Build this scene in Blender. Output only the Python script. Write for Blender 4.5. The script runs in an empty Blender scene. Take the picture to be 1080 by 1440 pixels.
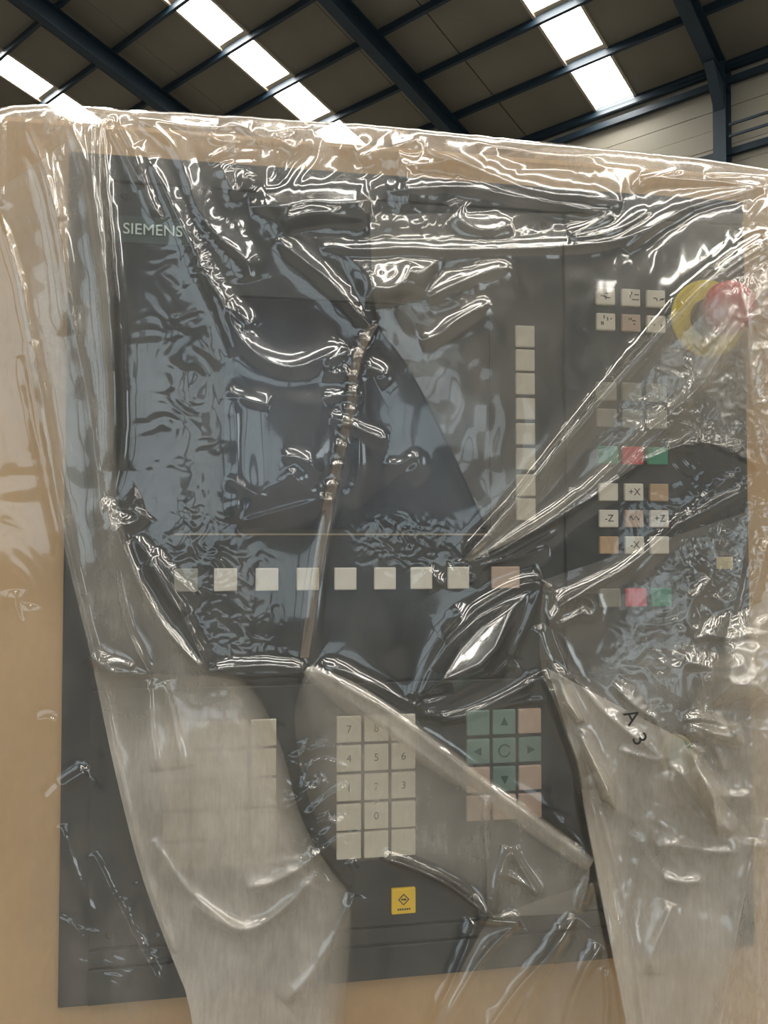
import bpy, bmesh, math, random
import numpy as np
from mathutils import Vector, Matrix

# ------------------------------------------------------------------ camera
scn = bpy.context.scene
col = scn.collection
R = math.radians
F_PX = 1082.0
YAW, PITCH = R(9.0), R(1.85)
CAM = np.array([0.0, -0.62, 1.45])
cd = bpy.data.cameras.new('camera'); cam = bpy.data.objects.new('camera', cd); col.objects.link(cam)
cam.location = CAM; cam.rotation_euler = (R(90) + PITCH, 0, -YAW)
cd.sensor_fit = 'VERTICAL'; cd.sensor_height = 24.0; cd.lens = 24.0 * F_PX / 1440.0
cd.clip_start = 0.02; cd.clip_end = 300
scn.camera = cam
# ------------------------------------------------------------------ world, exposure
w = bpy.data.worlds.new('world'); scn.world = w; w.use_nodes = True
w.node_tree.nodes['Background'].inputs[0].default_value = (0.62, 0.72, 0.85, 1)
w.node_tree.nodes['Background'].inputs[1].default_value = 0.6
scn.view_settings.view_transform = 'Standard'; scn.view_settings.look = 'None'
scn.view_settings.exposure = -0.45; scn.view_settings.gamma = 1.0
scn.view_settings.use_curve_mapping = False
scn.cycles.use_denoising = True
scn.cycles.transparent_max_bounces = 32
scn.cycles.max_bounces = 10
scn.cycles.sample_clamp_indirect = 8.0
SKYLIGHT = 30.0      # radiance of the daylight in the roof panes
WALLGLASS = 2.2      # radiance of the daylight in the wall glazing
DOORLIGHT = 4.0      # radiance of the daylight in the big door opening

# ------------------------------------------------------------------ pixel <-> place
_fw = np.array([math.sin(YAW)*math.cos(PITCH), math.cos(YAW)*math.cos(PITCH), math.sin(PITCH)])
_rt = np.array([math.cos(YAW), -math.sin(YAW), 0.0]); _up = np.cross(_rt, _fw)
def ray(u, v):
    u = np.asarray(u, float); v = np.asarray(v, float)
    return _fw + ((u-540)/F_PX)[..., None]*_rt + ((720-v)/F_PX)[..., None]*_up
def on_plane(u, v, Y=0.0):
    d = ray(u, v); t = (Y - CAM[1]) / d[..., 1]
    return CAM + d * t[..., None]
def pix(p):
    q = np.asarray(p, float) - CAM; z = q @ _fw
    return 540 + F_PX*(q @ _rt)/z, 720 - F_PX*(q @ _up)/z
Z0 = 1.45
# ------------------------------------------------------------------ helpers
def put(name, me, mat=None, parent=None, loc=None, label=None, cat=None, group=None, kind=None):
    o = bpy.data.objects.new(name, me); col.objects.link(o)
    if mat is not None and me is not None and len(me.materials) == 0: me.materials.append(mat)
    if parent is not None: o.parent = parent
    if loc is not None: o.location = loc
    if label: o['label'] = label
    if cat: o['category'] = cat
    if group: o['group'] = group
    if kind: o['kind'] = kind
    return o
def mesh_of(bm, name, smooth=False):
    me = bpy.data.meshes.new(name); bm.to_mesh(me); bm.free()
    if smooth:
        for p in me.polygons: p.use_smooth = True
    return me
def bm_box(bm, c, h, ax=None, bev=0.0):
    ax = ax or (Vector((1,0,0)), Vector((0,1,0)), Vector((0,0,1)))
    r = bmesh.ops.create_cube(bm, size=2.0)
    M = Matrix((ax[0]*h[0], ax[1]*h[1], ax[2]*h[2])).transposed()
    for v in r['verts']: v.co = M @ v.co + Vector(c)
    if bev > 0:
        es = {e for v in r['verts'] for e in v.link_edges}
        bmesh.ops.bevel(bm, geom=list(es), offset=bev, segments=2, affect='EDGES', profile=0.5)
def box_mesh(name, h, bev=0.0):
    bm = bmesh.new(); bm_box(bm, (0,0,0), h, None, bev); return mesh_of(bm, name)
def bm_lathe(bm, prof, n=32, axis='Y', c=(0,0,0)):
    rings = []
    for r, t in prof:
        ring = []
        for k in range(n):
            a = 2*math.pi*k/n
            if axis == 'Y': p = (c[0]+r*math.cos(a), c[1]+t, c[2]+r*math.sin(a))
            else: p = (c[0]+r*math.cos(a), c[1]+r*math.sin(a), c[2]+t)
            ring.append(bm.verts.new(p))
        rings.append(ring)
    for a, b in zip(rings, rings[1:]):
        for k in range(n): bm.faces.new((a[k], a[(k+1) % n], b[(k+1) % n], b[k]))
    bm.faces.new(rings[0][::-1]); bm.faces.new(rings[-1])
    bmesh.ops.recalc_face_normals(bm, faces=bm.faces[:])
# ------------------------------------------------------------------ materials
def lin(c): return tuple(((x/255)/12.92 if x/255 <= .04045 else ((x/255+.055)/1.055)**2.4) for x in c)
def mat(name, rgb, rough=0.5, noise=0.0, scale=30.0, spec=0.5, metal=0.0, bump=0.0, emit=None, dirt=None):
    m = bpy.data.materials.new(name); m.use_nodes = True
    nt = m.node_tree; b = nt.nodes['Principled BSDF']
    c = (*rgb, 1)
    b.inputs['Base Color'].default_value = c; b.inputs['Roughness'].default_value = rough
    b.inputs['Specular IOR Level'].default_value = spec; b.inputs['Metallic'].default_value = metal
    if emit: b.inputs['Emission Color'].default_value = c; b.inputs['Emission Strength'].default_value = emit
    if noise or bump:
        tc = nt.nodes.new('ShaderNodeTexCoord'); n = nt.nodes.new('ShaderNodeTexNoise')
        n.inputs['Scale'].default_value = scale; n.inputs['Detail'].default_value = 6
        nt.links.new(tc.outputs['Object'], n.inputs['Vector'])
        if noise:
            r = nt.nodes.new('ShaderNodeValToRGB')
            lo = dirt or tuple(x*(1-noise) for x in rgb)
            r.color_ramp.elements[0].position = .3; r.color_ramp.elements[0].color = (*lo, 1)
            r.color_ramp.elements[1].position = .7; r.color_ramp.elements[1].color = (*[min(1, x*(1+noise*.5)) for x in rgb], 1)
            nt.links.new(n.outputs['Fac'], r.inputs['Fac']); nt.links.new(r.outputs['Color'], b.inputs['Base Color'])
        if bump:
            bp = nt.nodes.new('ShaderNodeBump'); bp.inputs['Strength'].default_value = bump; bp.inputs['Distance'].default_value = .002
            nt.links.new(n.outputs['Fac'], bp.inputs['Height']); nt.links.new(bp.outputs['Normal'], b.inputs['Normal'])
    return m
def mat_light(name, rgb, s, stripes=False):
    m = bpy.data.materials.new(name); m.use_nodes = True; nt = m.node_tree
    nt.nodes.clear(); o = nt.nodes.new('ShaderNodeOutputMaterial'); e = nt.nodes.new('ShaderNodeEmission')
    e.inputs['Color'].default_value = (*rgb, 1); e.inputs['Strength'].default_value = s
    nt.links.new(e.outputs[0], o.inputs[0]); return m
M = {}
M['roof'] = mat('roof_sheet_metal', lin((112, 107, 94)), .7, .12, .8)
M['steel'] = mat('dark_blue_steel', lin((24, 42, 54)), .5, .25, 1.5)
M['rail'] = mat('rail_metal', lin((170, 158, 138)), .5)
M['wall'] = mat('wall_board', lin((150, 143, 127)), .6, .15, .6)
M['wall_far'] = mat('grey_sheet_wall', lin((104, 101, 96)), .6, .15, .6)
M['floor'] = mat('concrete', lin((118, 113, 105)), .7, .2, .7)
M['sky_pane'] = mat_light('daylit_fibreglass', (1.0, .985, .94), SKYLIGHT)
M['glass'] = mat_light('daylit_glass', (.76, .90, 1.0), WALLGLASS)
M['day'] = mat_light('daylight_opening', (.80, .92, 1.0), DOORLIGHT)
M['tan'] = mat('tan_paint', lin((202, 168, 124)), .5, .12, 5, dirt=lin((176, 142, 100)))
M['panel'] = mat('graphite_panel', lin((36, 40, 41)), .45, .15, 14, bump=.05)
M['panel2'] = mat('graphite_panel_edge', lin((30, 34, 36)), .45, .15, 14)
M['screen'] = mat('dark_display_glass', lin((20, 24, 34)), .12, spec=.6)
M['key_white'] = mat('cream_key', lin((226, 218, 202)), .5, .1, 60)
M['key_pink'] = mat('faded_pink_key', lin((196, 170, 150)), .5, .1, 60)
M['key_brown'] = mat('worn_brown_key', lin((190, 158, 120)), .5, .15, 60)
M['key_grey'] = mat('grey_key', lin((150, 148, 136)), .5, .1, 60)
M['key_red'] = mat('red_key', lin((214, 62, 70)), .45, .1, 60)
M['key_green'] = mat('green_key', lin((70, 150, 122)), .45, .1, 60)
M['key_aqua'] = mat('aqua_key', lin((110, 136, 126)), .45, .1, 60)
M['key_yellow'] = mat('yellow_key', lin((244, 200, 30)), .45)
M['ink'] = mat('dark_ink', lin((40, 38, 36)), .6)
M['ink_green'] = mat('dark_green_ink', lin((28, 74, 62)), .6)
M['logo'] = mat('pale_lettering', lin((210, 222, 212)), .5)
M['logo_field'] = mat('green_grey_field', lin((56, 70, 66)), .5)
M['trim'] = mat('brass_brown_strip', lin((150, 134, 108)), .4)
M['yellow'] = mat('yellow_plate', lin((232, 206, 40)), .5, .1, 20)
M['red'] = mat('red_plastic', lin((196, 34, 48)), .35)
M['black'] = mat('black_plastic', lin((28, 28, 30)), .45)
M['beige'] = mat('beige_plastic', lin((206, 190, 150)), .5)
M['green'] = mat('green_plastic', lin((40, 130, 84)), .35)
M['screw'] = mat('screw_metal', lin((60, 60, 60)), .35, metal=.8)

# ------------------------------------------------------------------ the hall
HEAD = R(48.7)
AV = Vector((math.sin(HEAD), math.cos(HEAD), 0)); BV = Vector((-math.cos(HEAD), math.sin(HEAD), 0)); ZV = Vector((0,0,1))
ORG = Vector((CAM[0], CAM[1], 0))
SL = math.tan(R(12.5)); EAVE = 11.735; A0 = 17.45; SPAN = 26.0; AR = A0 - SPAN/2; A1 = A0 - SPAN
B0, B1 = -22.0, 40.0
def W(a, b, z): return ORG + AV*a + BV*b + ZV*z
def roof_z(a): return EAVE + SL*(SPAN/2 - abs(a - AR))
def slope_axes(side):     # side +1: falls towards wall at A0
    d = (AV*side - ZV*SL).normalized(); n = d.cross(BV); n = n if n.z > 0 else -n
    return d, BV, n
def obox(name, c, h, ax, m, parent=None, bev=0.0, **k):
    bm = bmesh.new(); bm_box(bm, (0,0,0), h, ax, bev)
    o = put(name, mesh_of(bm, name), m, parent, **k)
    o.location = Vector(c) - (parent.location if parent is not None else Vector((0,0,0)))
    return o
flat = (AV, BV, ZV)
obox('floor', W((A0+A1)/2, (B0+B1)/2, -.1), (SPAN/2+.5, (B1-B0)/2+.5, .1), flat, M['floor'], kind='structure')
SKYB = [-16.8, -10.8, -4.8, 1.2, 7.24, 14.0, 20.0, 26.1, 32.2]
SKW = .46
ceil = put('ceiling', None, loc=W(AR, 0, roof_z(AR)+.25), kind='structure')
# roof sheets, each a run from ridge to eave
shared = {}
for side in (1, -1):
    d, b_, n = slope_axes(side); L = (SPAN/2)/d.dot(AV*side)
    edges = [B0]
    for s in SKYB: edges += [s-SKW, s+SKW]
    edges.append(B1)
    k = 0
    for e0, e1 in zip(edges[0::2], edges[1::2]):
        nsh = max(1, round((e1-e0)/1.9)); wd = (e1-e0)/nsh
        for i in range(nsh):
            key = (side, round(wd, 3))
            if key not in shared:
                bm = bmesh.new(); bm_box(bm, (0,0,0), (L/2+.05, wd/2-.012, .02), (d, b_, n)); shared[key] = mesh_of(bm, 'roof_sheet')
            bb = e0 + wd*(i+.5); k += 1
            am = AR + side*SPAN/4
            put('roof_sheet', shared[key], M['roof'], ceil, W(am, bb, roof_z(am)+.03+.012*(k % 2)) - ceil.location)
    # a continuous deck above, so no daylight leaks through the joints
    am = AR + side*SPAN/4
    obox('roof_deck', W(am, (B0+B1)/2, roof_z(am)+.16), (L/2+.1, (B1-B0)/2, .02), (d, b_, n), M['roof'], ceil)
    ts = [0.12, 1.7] + [1.7+1.45*i for i in range(1, 8)]
    for t in ts:
        a = (A0 - t) if side == 1 else (A1 + t)
        obox('purlin', W(a, (B0+B1)/2, roof_z(a)-.11), (.035, (B1-B0)/2, .10), (d, b_, n), M['steel'], ceil)
    # skylight strips: side rails, lit purlin strips + one pane between each two purlins
    for si, s in enumerate(SKYB):
        win = put('window_%d' % (si+1+(0 if side == 1 else 20)), None, loc=W(am, s, roof_z(am)), kind='structure')
        for q in (-1, 1):
            obox('side_rail', W(am, s+q*(SKW+.03), roof_z(am)-.015), (L/2, .03, .03), (d, b_, n), M['rail'], win)
        for t in ts[1:]:
            a = (A0-t) if side == 1 else (A1+t)
            obox('lit_purlin_strip', W(a, s, roof_z(a)+.03), (.10, SKW, .012), (d, b_, n), M['rail'], win)  # added tan strip: daylight on the crossing purlin, put into its colour
        tt = [0.0] + ts[1:] + [SPAN/2]
        for t0, t1 in zip(tt, tt[1:]):
            tm = (t0+t1)/2; a = (A0-tm) if side == 1 else (A1+tm)
            obox('pane', W(a, s, roof_z(a)+.05), ((t1-t0)/2/d.dot(AV*side)-.10, SKW, .01), (d, b_, n), M['sky_pane'], win)
# portal frames
for fi, b in enumerate([-1.2, 4.8, 10.8, 16.8, 22.8]):
    fr = put('portal_frame', None, loc=W(A0-.3, b, 0), label='dark blue steel frame whose column stands by the boarded wall' if fi == 1 else 'dark blue steel frame with its rafter crossing the roof between two skylights',
             cat='steel frame', group=None if fi == 1 else 'roof frames between the skylights')
    for side in (1, -1):
        d, b_, n = slope_axes(side); L = (SPAN/2)/d.dot(AV*side); am = AR + side*SPAN/4
        bm = bmesh.new()
        for off, hh in ((0, .012), (.44, .012)):
            bm_box(bm, -n*off, (L/2, .13, hh), (d, b_, n))
        bm_box(bm, -n*.22, (L/2, .008, .22), (d, b_, n))
        o = put('rafter', mesh_of(bm, 'rafter'), M['steel'], fr, W(am, b, roof_z(am)-.24) - fr.location)
        aw = A0-.28 if side == 1 else A1+.28
        bm = bmesh.new(); H = EAVE-.1
        for q in (-.2, .2): bm_box(bm, AV*q, (.012, .13, H/2), flat)
        bm_box(bm, (0,0,0), (.2, .008, H/2), flat)
        put('column', mesh_of(bm, 'column'), M['steel'], fr, W(aw, b, H/2) - fr.location)
        bm = bmesh.new()   # knee haunch under the rafter
        A = [bm.verts.new(p + BV*s) for s in (-.1, .1) for p in (Vector((0,0,0)), -AV*side*.7 + ZV*(.7*SL), -ZV*.6)]
        bm.faces.new(A[:3]); bm.faces.new(A[3:][::-1])
        for i in range(3): bm.faces.new((A[i], A[i+3], A[(i+1) % 3+3], A[(i+1) % 3]))
        bmesh.ops.recalc_face_normals(bm, faces=bm.faces[:])
        put('knee_haunch', mesh_of(bm, 'knee_haunch'), M['steel'], fr, W(aw-.2*side, b, roof_z(aw)-.68) - fr.location)
        if side == 1 and fi == 1:
            for zz in (10.15, 9.9):
                obox('bracket_rod', W(A0-.5, b-1.3, zz), (.02, 1.1, .025), flat, M['steel'], fr)
# far wall with horizontal boards
wr = obox('wall_right', W(A0+.12, (B0+B1)/2, (EAVE-.1)/2), (.08, (B1-B0)/2, (EAVE-.1)/2), flat, M['wall'], kind='structure')
bm = bmesh.new(); bm_box(bm, (0,0,0), (.02, 3.0-.012, .205), flat); bme = mesh_of(bm, 'wall_board')
for bay in range(-1, 5):
    for j in range(12):
        put('wall_board', bme, M['wall'], wr, W(A0+.02 - .006*(j % 2), 1.8+6*bay, EAVE-.3-.42*j) - wr.location)
for z in (EAVE-.12, EAVE-.42): obox('eave_beam', W(A0-.1, (B0+B1)/2, z), (.06, (B1-B0)/2, .07), flat, M['steel'], wr)
for z in (9.75, 8.2, 6.6): obox('girt', W(A0-.08, (B0+B1)/2, z), (.06, (B1-B0)/2, .07), flat, M['steel'], wr)
wl = obox('wall_left', W(A1-.12, (B0+B1)/2, (EAVE-.1)/2), (.08, (B1-B0)/2, (EAVE-.1)/2), flat, M['wall_far'], kind='structure')
def gable(name, b):
    bm = bmesh.new(); vs = []
    for t in (-.08, .08):
        vs.append([bm.verts.new(W(a, b+t, z)) for a, z in ((A1, 0), (A0, 0), (A0, EAVE), (AR, roof_z(AR)+.1), (A1, EAVE))])
    bm.faces.new(vs[0]); bm.faces.new(vs[1][::-1])
    for i in range(5): bm.faces.new((vs[0][i], vs[1][i], vs[1][(i+1) % 5], vs[0][(i+1) % 5]))
    bmesh.ops.recalc_face_normals(bm, faces=bm.faces[:])
    put(name, mesh_of(bm, name), M['wall_far'], kind='structure')
gable('wall_back', B0); gable('wall_front', B1)
# daylit glazing behind the photographer: a band in the long wall, a tall door opening in the gable
wn = 60
for AW, sg, bays in ((A1, 1, (-16.2, -10.2, -4.2, 1.8, 7.8, 13.8)), (A0, -1, (-16.2, -10.2, -4.2, 1.8))):
    for bb in bays:
        wn += 1
        aw = AW + sg*(.05 if sg == 1 else .04)
        wi = put('window_%d' % wn, None, loc=W(aw, bb, 3.6), kind='structure')
        for q in range(4):
            obox('pane', W(aw, bb-1.95+1.3*q, 3.6), (.01, .64, 1.7), flat, M['glass'], wi)
        bm = bmesh.new()
        for z in (-1.75, 1.75): bm_box(bm, (0,0,z), (.04, 2.65, .05), flat)
        for q in range(5): bm_box(bm, BV*(-2.6+1.3*q), (.03, .015, 1.7), flat)
        put('window_frame', mesh_of(bm, 'window_frame'), M['steel'], wi, W(aw+sg*.03, bb, 3.6) - wi.location)
dr = put('door_1', None, loc=W(AR-4, B0+.1, 0), kind='structure')
obox('daylight_opening', W(AR-4, B0+.12, 2.75), (2.5, .01, 2.7), flat, M['day'], dr)
bm = bmesh.new()
for q in (-1, 1): bm_box(bm, AV*q*2.6 + ZV*2.8, (.1, .08, 2.8), flat)
bm_box(bm, ZV*5.6, (2.7, .08, .12), flat)
put('door_frame', mesh_of(bm, 'door_frame'), M['steel'], dr, W(AR-4, B0+.14, 0) - dr.location)

# ------------------------------------------------------------------ the control console
CR = Vector((0.137, 0.16, 0.0))
con = put('control_console', None, loc=CR, label='tan machine control cabinet with dark operator panel and keys under clear film', cat='control console')
def part(name, me, m, loc, parent=con, **k):
    return put(name, me, m, parent, Vector(loc) - CR if parent is con else Vector(loc), **k)
XL, XR, ZT = -.207, .476, Z0+.328
part('cabinet_body', box_mesh('cabinet_body', ((XR-XL)/2, .16, ZT/2-.05), .006), M['tan'], ((XL+XR)/2, .164, ZT/2+.05))
part('plinth', box_mesh('plinth', ((XR-XL)/2-.03, .13, .05)), M['black'], ((XL+XR)/2, .17, .05))
def rect(x0, x1, z0, z1, y0, y1, name, m, bev=.001, **k):
    return part(name, box_mesh(name, ((x1-x0)/2, (y1-y0)/2, (z1-z0)/2), bev), m, ((x0+x1)/2, (y0+y1)/2, Z0+(z0+z1)/2), **k)
rect(-.150, .423, -.354, .300, .0, .006, 'back_plate', M['panel2'], .0015)
rect(-.128, .421, .277, .298, -.004, .0, 'top_strip', M['panel'])
# display faceplate with its opening
bm = bmesh.new()
ox0, ox1, oz0, oz1 = -.030, .188, .006, .192
fx0, fx1, fz0, fz1 = -.128, .250, -.114, .275
for x0, x1, z0, z1 in ((fx0, ox0, fz0, fz1), (ox1, fx1, fz0, fz1), (ox0, ox1, fz0, oz0), (ox0, ox1, oz1, fz1)):
    bm_box(bm, ((x0+x1)/2, -.002, (z0+z1)/2), ((x1-x0)/2, .002, (z1-z0)/2))
part('display_faceplate', mesh_of(bm, 'display_faceplate'), M['panel'], (0, 0, Z0))
rect(ox0, ox1, oz0, oz1, -.0012, .0, 'display_screen', M['screen'], 0)
rect(-.068, .188, .0014, .0027, -.0046, -.004, 'trim_strip', M['trim'], 0)
rect(.253, .421, -.114, .275, -.004, .0, 'machine_keypad_plate', M['panel'])
rect(-.128, .421, -.310, -.117, -.004, .0, 'keyboard_plate', M['panel'])
rect(-.128, .421, -.324, -.312, -.004, .0, 'lower_strip', M['panel'])
rect(-.128, .421, -.352, -.326, -.004, .0, 'bottom_strip', M['panel'])
# lettering and icons
def text_mesh(s, size, name='legend', ex=.00015):
    cu = bpy.data.curves.new(name, 'FONT'); cu.body = s; cu.size = size; cu.align_x = 'CENTER'; cu.align_y = 'CENTER'; cu.extrude = ex
    o = bpy.data.objects.new(name, cu); col.objects.link(o)
    dg = bpy.context.evaluated_depsgraph_get(); me = bpy.data.meshes.new_from_object(o.evaluated_get(dg))
    bpy.data.objects.remove(o); bpy.data.curves.remove(cu)
    me.transform(Matrix.Rotation(R(90), 4, 'X')); return me
rect(-.114, -.058, .229, .250, -.0044, -.004, 'logo_field', M['logo_field'], 0)
lg = text_mesh('SIEMENS', .0122, 'logo_lettering', .0004); lg.transform(Matrix.Diagonal((1.0, 1, 1, 1)))
part('logo_lettering', lg, M['logo'], (-.0855, -.0047, Z0+.2395))
def bm_poly(bm, pts, y0=0.0, y1=.0003):
    a = [bm.verts.new((x, -y1, z)) for x, z in pts]; b = [bm.verts.new((x, -y0, z)) for x, z in pts]
    bm.faces.new(a); n = len(pts)
    for i in range(n): bm.faces.new((a[i], b[i], b[(i+1) % n], a[(i+1) % n]))
    bmesh.ops.recalc_face_normals(bm, faces=bm.faces[:])
def arrow_mesh(ang, s=.0042):
    bm = bmesh.new(); bm_poly(bm, [(s*math.cos(ang+t), s*math.sin(ang+t)) for t in (0, 2.2, -2.2)]); return mesh_of(bm, 'legend')
def ring_mesh(r0, r1, n=24, seg=(0, 2*math.pi)):
    bm = bmesh.new()
    for k in range(n):
        a0 = seg[0]+(seg[1]-seg[0])*k/n; a1 = seg[0]+(seg[1]-seg[0])*(k+.999)/n
        bm_poly(bm, [(r0*math.cos(a0), r0*math.sin(a0)), (r1*math.cos(a0), r1*math.sin(a0)), (r1*math.cos(a1), r1*math.sin(a1)), (r0*math.cos(a1), r0*math.sin(a1))])
    return mesh_of(bm, 'legend')
def marks_mesh(seed):
    rnd = random.Random(seed); bm = bmesh.new()
    for k in range(rnd.randint(4, 6)):
        x = rnd.uniform(-.005, .004); z = rnd.uniform(-.0035, .003); ln = rnd.uniform(.0015, .005)
        if rnd.random() < .5: bm_poly(bm, [(x, z), (x+ln, z), (x+ln, z+.0008), (x, z+.0008)])
        else: bm_poly(bm, [(x, z), (x+.0008, z), (x+.0008, z+ln*.7), (x, z+ln*.7)])
    return mesh_of(bm, 'legend')
key_meshes = {}
def key(name, x, z, wd, ht, m, legend=None, ink='ink', th=.0035):
    kk = (round(wd, 4), round(ht, 4), m)
    if kk not in key_meshes:
        me = box_mesh(name, (wd/2, th/2, ht/2), .0008); me.materials.append(M[m]); key_meshes[kk] = me
    o = part(name, key_meshes[kk], None, (x, -.004-th/2+.0005, Z0+z))
    if legend is not None:
        put('legend', legend, M[ink], o, Vector((0, -th/2, 0)))
    return o
for i, z in enumerate((.168, .148, .128, .107, .086, .065, .043, .023)):
    key('softkey', .217, z, .0165, .0180, 'key_white')
for x in (.004, .036, .066, .098, .128, .159): key('softkey', x, -.0335, .0178, .0178, 'key_white')
key('softkey', -.028, -.0335, .0178, .0178, 'key_white')
key('recall_key', -.058, -.0335, .0178, .0178, 'key_grey')
key('softkey', .199, -.0335, .024, .0178, 'key_pink')
# machine keypad
kw, kh = .0170, .0148
for j, z in enumerate((.2055, .1835)):
    for i, x in enumerate((.289, .312, .335)):
        key('mode_key', x, z, kw, kh, 'key_pink' if (j, i) == (1, 1) else 'key_white', marks_mesh(10+3*j+i))
for j, z in enumerate((.124, .101)):
    for i, x in enumerate((.289, .312, .335)): key('function_key', x, z, kw+.001, kh+.001, 'key_grey')
for x, m in ((.2895, 'key_green'), (.3125, 'key_red'), (.335, 'key_green')): key('start_stop_key', x, .0695, .0185, .0150, m)
wave = bmesh.new()
for k in range(16):
    x0 = -.0045+.009*k/16; x1 = -.0045+.009*(k+1)/16; f = lambda x: .0014*math.sin(x*1400)
    bm_poly(wave, [(x0, f(x0)), (x1, f(x1)), (x1, f(x1)+.0009), (x0, f(x0)+.0009)])
wave = mesh_of(wave, 'legend')
jog = [[None, '+X', 'b'], ['-Z', 'w', '+Z'], ['o', '-X', None]]
for j, z in enumerate((.038, .0155, -.007)):
    for i, x in enumerate((.290, .313, .336)):
        t = jog[j][i]; m = 'key_white'; lgd = None
        if t == 'b' or t == 'o': m = 'key_brown'
        elif t == 'w': m = 'key_pink'; lgd = wave
        elif t: lgd = text_mesh(t, .0085)
        key('jog_key', x, z, kw, kh, m, lgd)
for x, m in ((.2905, 'key_grey'), (.314, 'key_red'), (.337, 'key_green')): key('cycle_key', x, -.0515, .0185, .0155, m)
# numeric, cursor and letter keys
num = [['7', '8', '9'], ['4', '5', '6'], ['1', '2', '3'], [None, '0', None], [None, None, None]]
for j, z in enumerate((-.153, -.176, -.199, -.222, -.2445)):
    for i, x in enumerate((.069, .091, .113)):
        key('number_key', x, z, .0195, .0205, 'key_white', text_mesh(num[j][i], .0085) if num[j][i] else None)
    for i in range(1, 5):
        key('letter_key', -.086+.022*i, z, .0195, .0205, 'key_white')
cur = {(1, 0): arrow_mesh(math.pi/2), (0, 1): arrow_mesh(math.pi), (2, 1): arrow_mesh(0), (1, 2): arrow_mesh(-math.pi/2), (1, 1): ring_mesh(.0042, .0054, 20, (.5, 6.0))}
for j, z in enumerate((-.152, -.175, -.198, -.221)):
    for i, x in enumerate((.175, .197, .219)):
        m = 'key_aqua' if ((i, j) in cur or (i, j) == (0, 0)) else 'key_pink'
        key('cursor_key', x, z, .0195, .0200, m, cur.get((i, j)), 'ink_green')
bm = bmesh.new()
for a in range(4):
    a0 = a*math.pi/2; a1 = a0+math.pi/2
    p = [(r*math.cos(t), .0015+r*math.sin(t)) for r, t in ((.0036, a0), (.0046, a0), (.0046, a1), (.0036, a1))]
    bm_poly(bm, p)
bm_poly(bm, [(-.0022, .001), (.0012, .001), (.0012, .002), (-.0022, .002)]); bm_poly(bm, [(.0008, .0004), (.0024, .0015), (.0008, .0026)])
for k in range(6): bm_poly(bm, [(-.005+.0018*k, -.0068), (-.0037+.0018*k, -.0068), (-.0037+.0018*k, -.0054), (-.005+.0018*k, -.0054)])
key('select_key', .113, -.2905, .0195, .0200, 'key_yellow', mesh_of(bm, 'legend'))
# emergency stop, dial, push button, screws
es = part('emergency_stop', None, None, (.384, -.004, Z0+.191))
bm = bmesh.new(); bm_lathe(bm, [(.034, 0), (.034, -.0015), (.033, -.002)], 48); put('yellow_plate', mesh_of(bm, 'yellow_plate'), M['yellow'], es)
bm = bmesh.new(); bm_lathe(bm, [(.017, -.002), (.017, -.016), (.0145, -.017), (.0145, -.026)], 32); put('collar', mesh_of(bm, 'collar', True), M['black'], es)
bm = bmesh.new(); bm_lathe(bm, [(.016, -.026), (.0215, -.028), (.0225, -.032), (.0215, -.038), (.017, -.042), (.010, -.0435), (.001, -.044)], 40); put('mushroom_head', mesh_of(bm, 'mushroom_head', True), M['red'], es)
dl = part('override_dial', None, None, (.387, -.004, Z0-.028))
bm = bmesh.new(); bm_lathe(bm, [(.017, 0), (.0165, -.004), (.0150, -.014), (.013, -.016)], 24); put('knob', mesh_of(bm, 'knob'), M['black'], dl)
bm = bmesh.new(); bm_box(bm, (0, -.0165, .006), (.0075, .0007, .005), None, .0004); put('pointer', mesh_of(bm, 'pointer'), M['beige'], dl)
tk = box_mesh('tick', (.0006, .0002, .0022))
for k in range(19):
    a = R(-45+15*k); o = put('tick', tk, M['key_grey'], dl, Vector((.0245*math.cos(a), -.0002, .0245*math.sin(a)))); o.rotation_euler = (0, -a+R(90), 0)
pb = part('push_button', None, None, (.349, -.004, Z0-.183))
bm = bmesh.new(); bm_lathe(bm, [(.0150, 0), (.0150, -.003), (.0135, -.004)], 32); put('bezel', mesh_of(bm, 'bezel'), M['beige'], pb)
bm = bmesh.new(); bm_lathe(bm, [(.0115, -.004), (.0115, -.010), (.010, -.012), (.001, -.0125)], 32); put('button_cap', mesh_of(bm, 'button_cap'), M['green'], pb)
bm = bmesh.new(); bm_lathe(bm, [(.0032, 0), (.0032, -.0008), (.002, -.0014)], 16); scw = mesh_of(bm, 'screw')
for x, z in ((-.107, .2655), (.235, .2655), (-.107, -.104), (.235, -.104), (.268, .2655), (.410, .2655), (-.112, -.130), (.408, -.300), (-.112, -.300)):
    part('screw', scw, M['screw'], (x, -.004, Z0+z))

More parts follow.
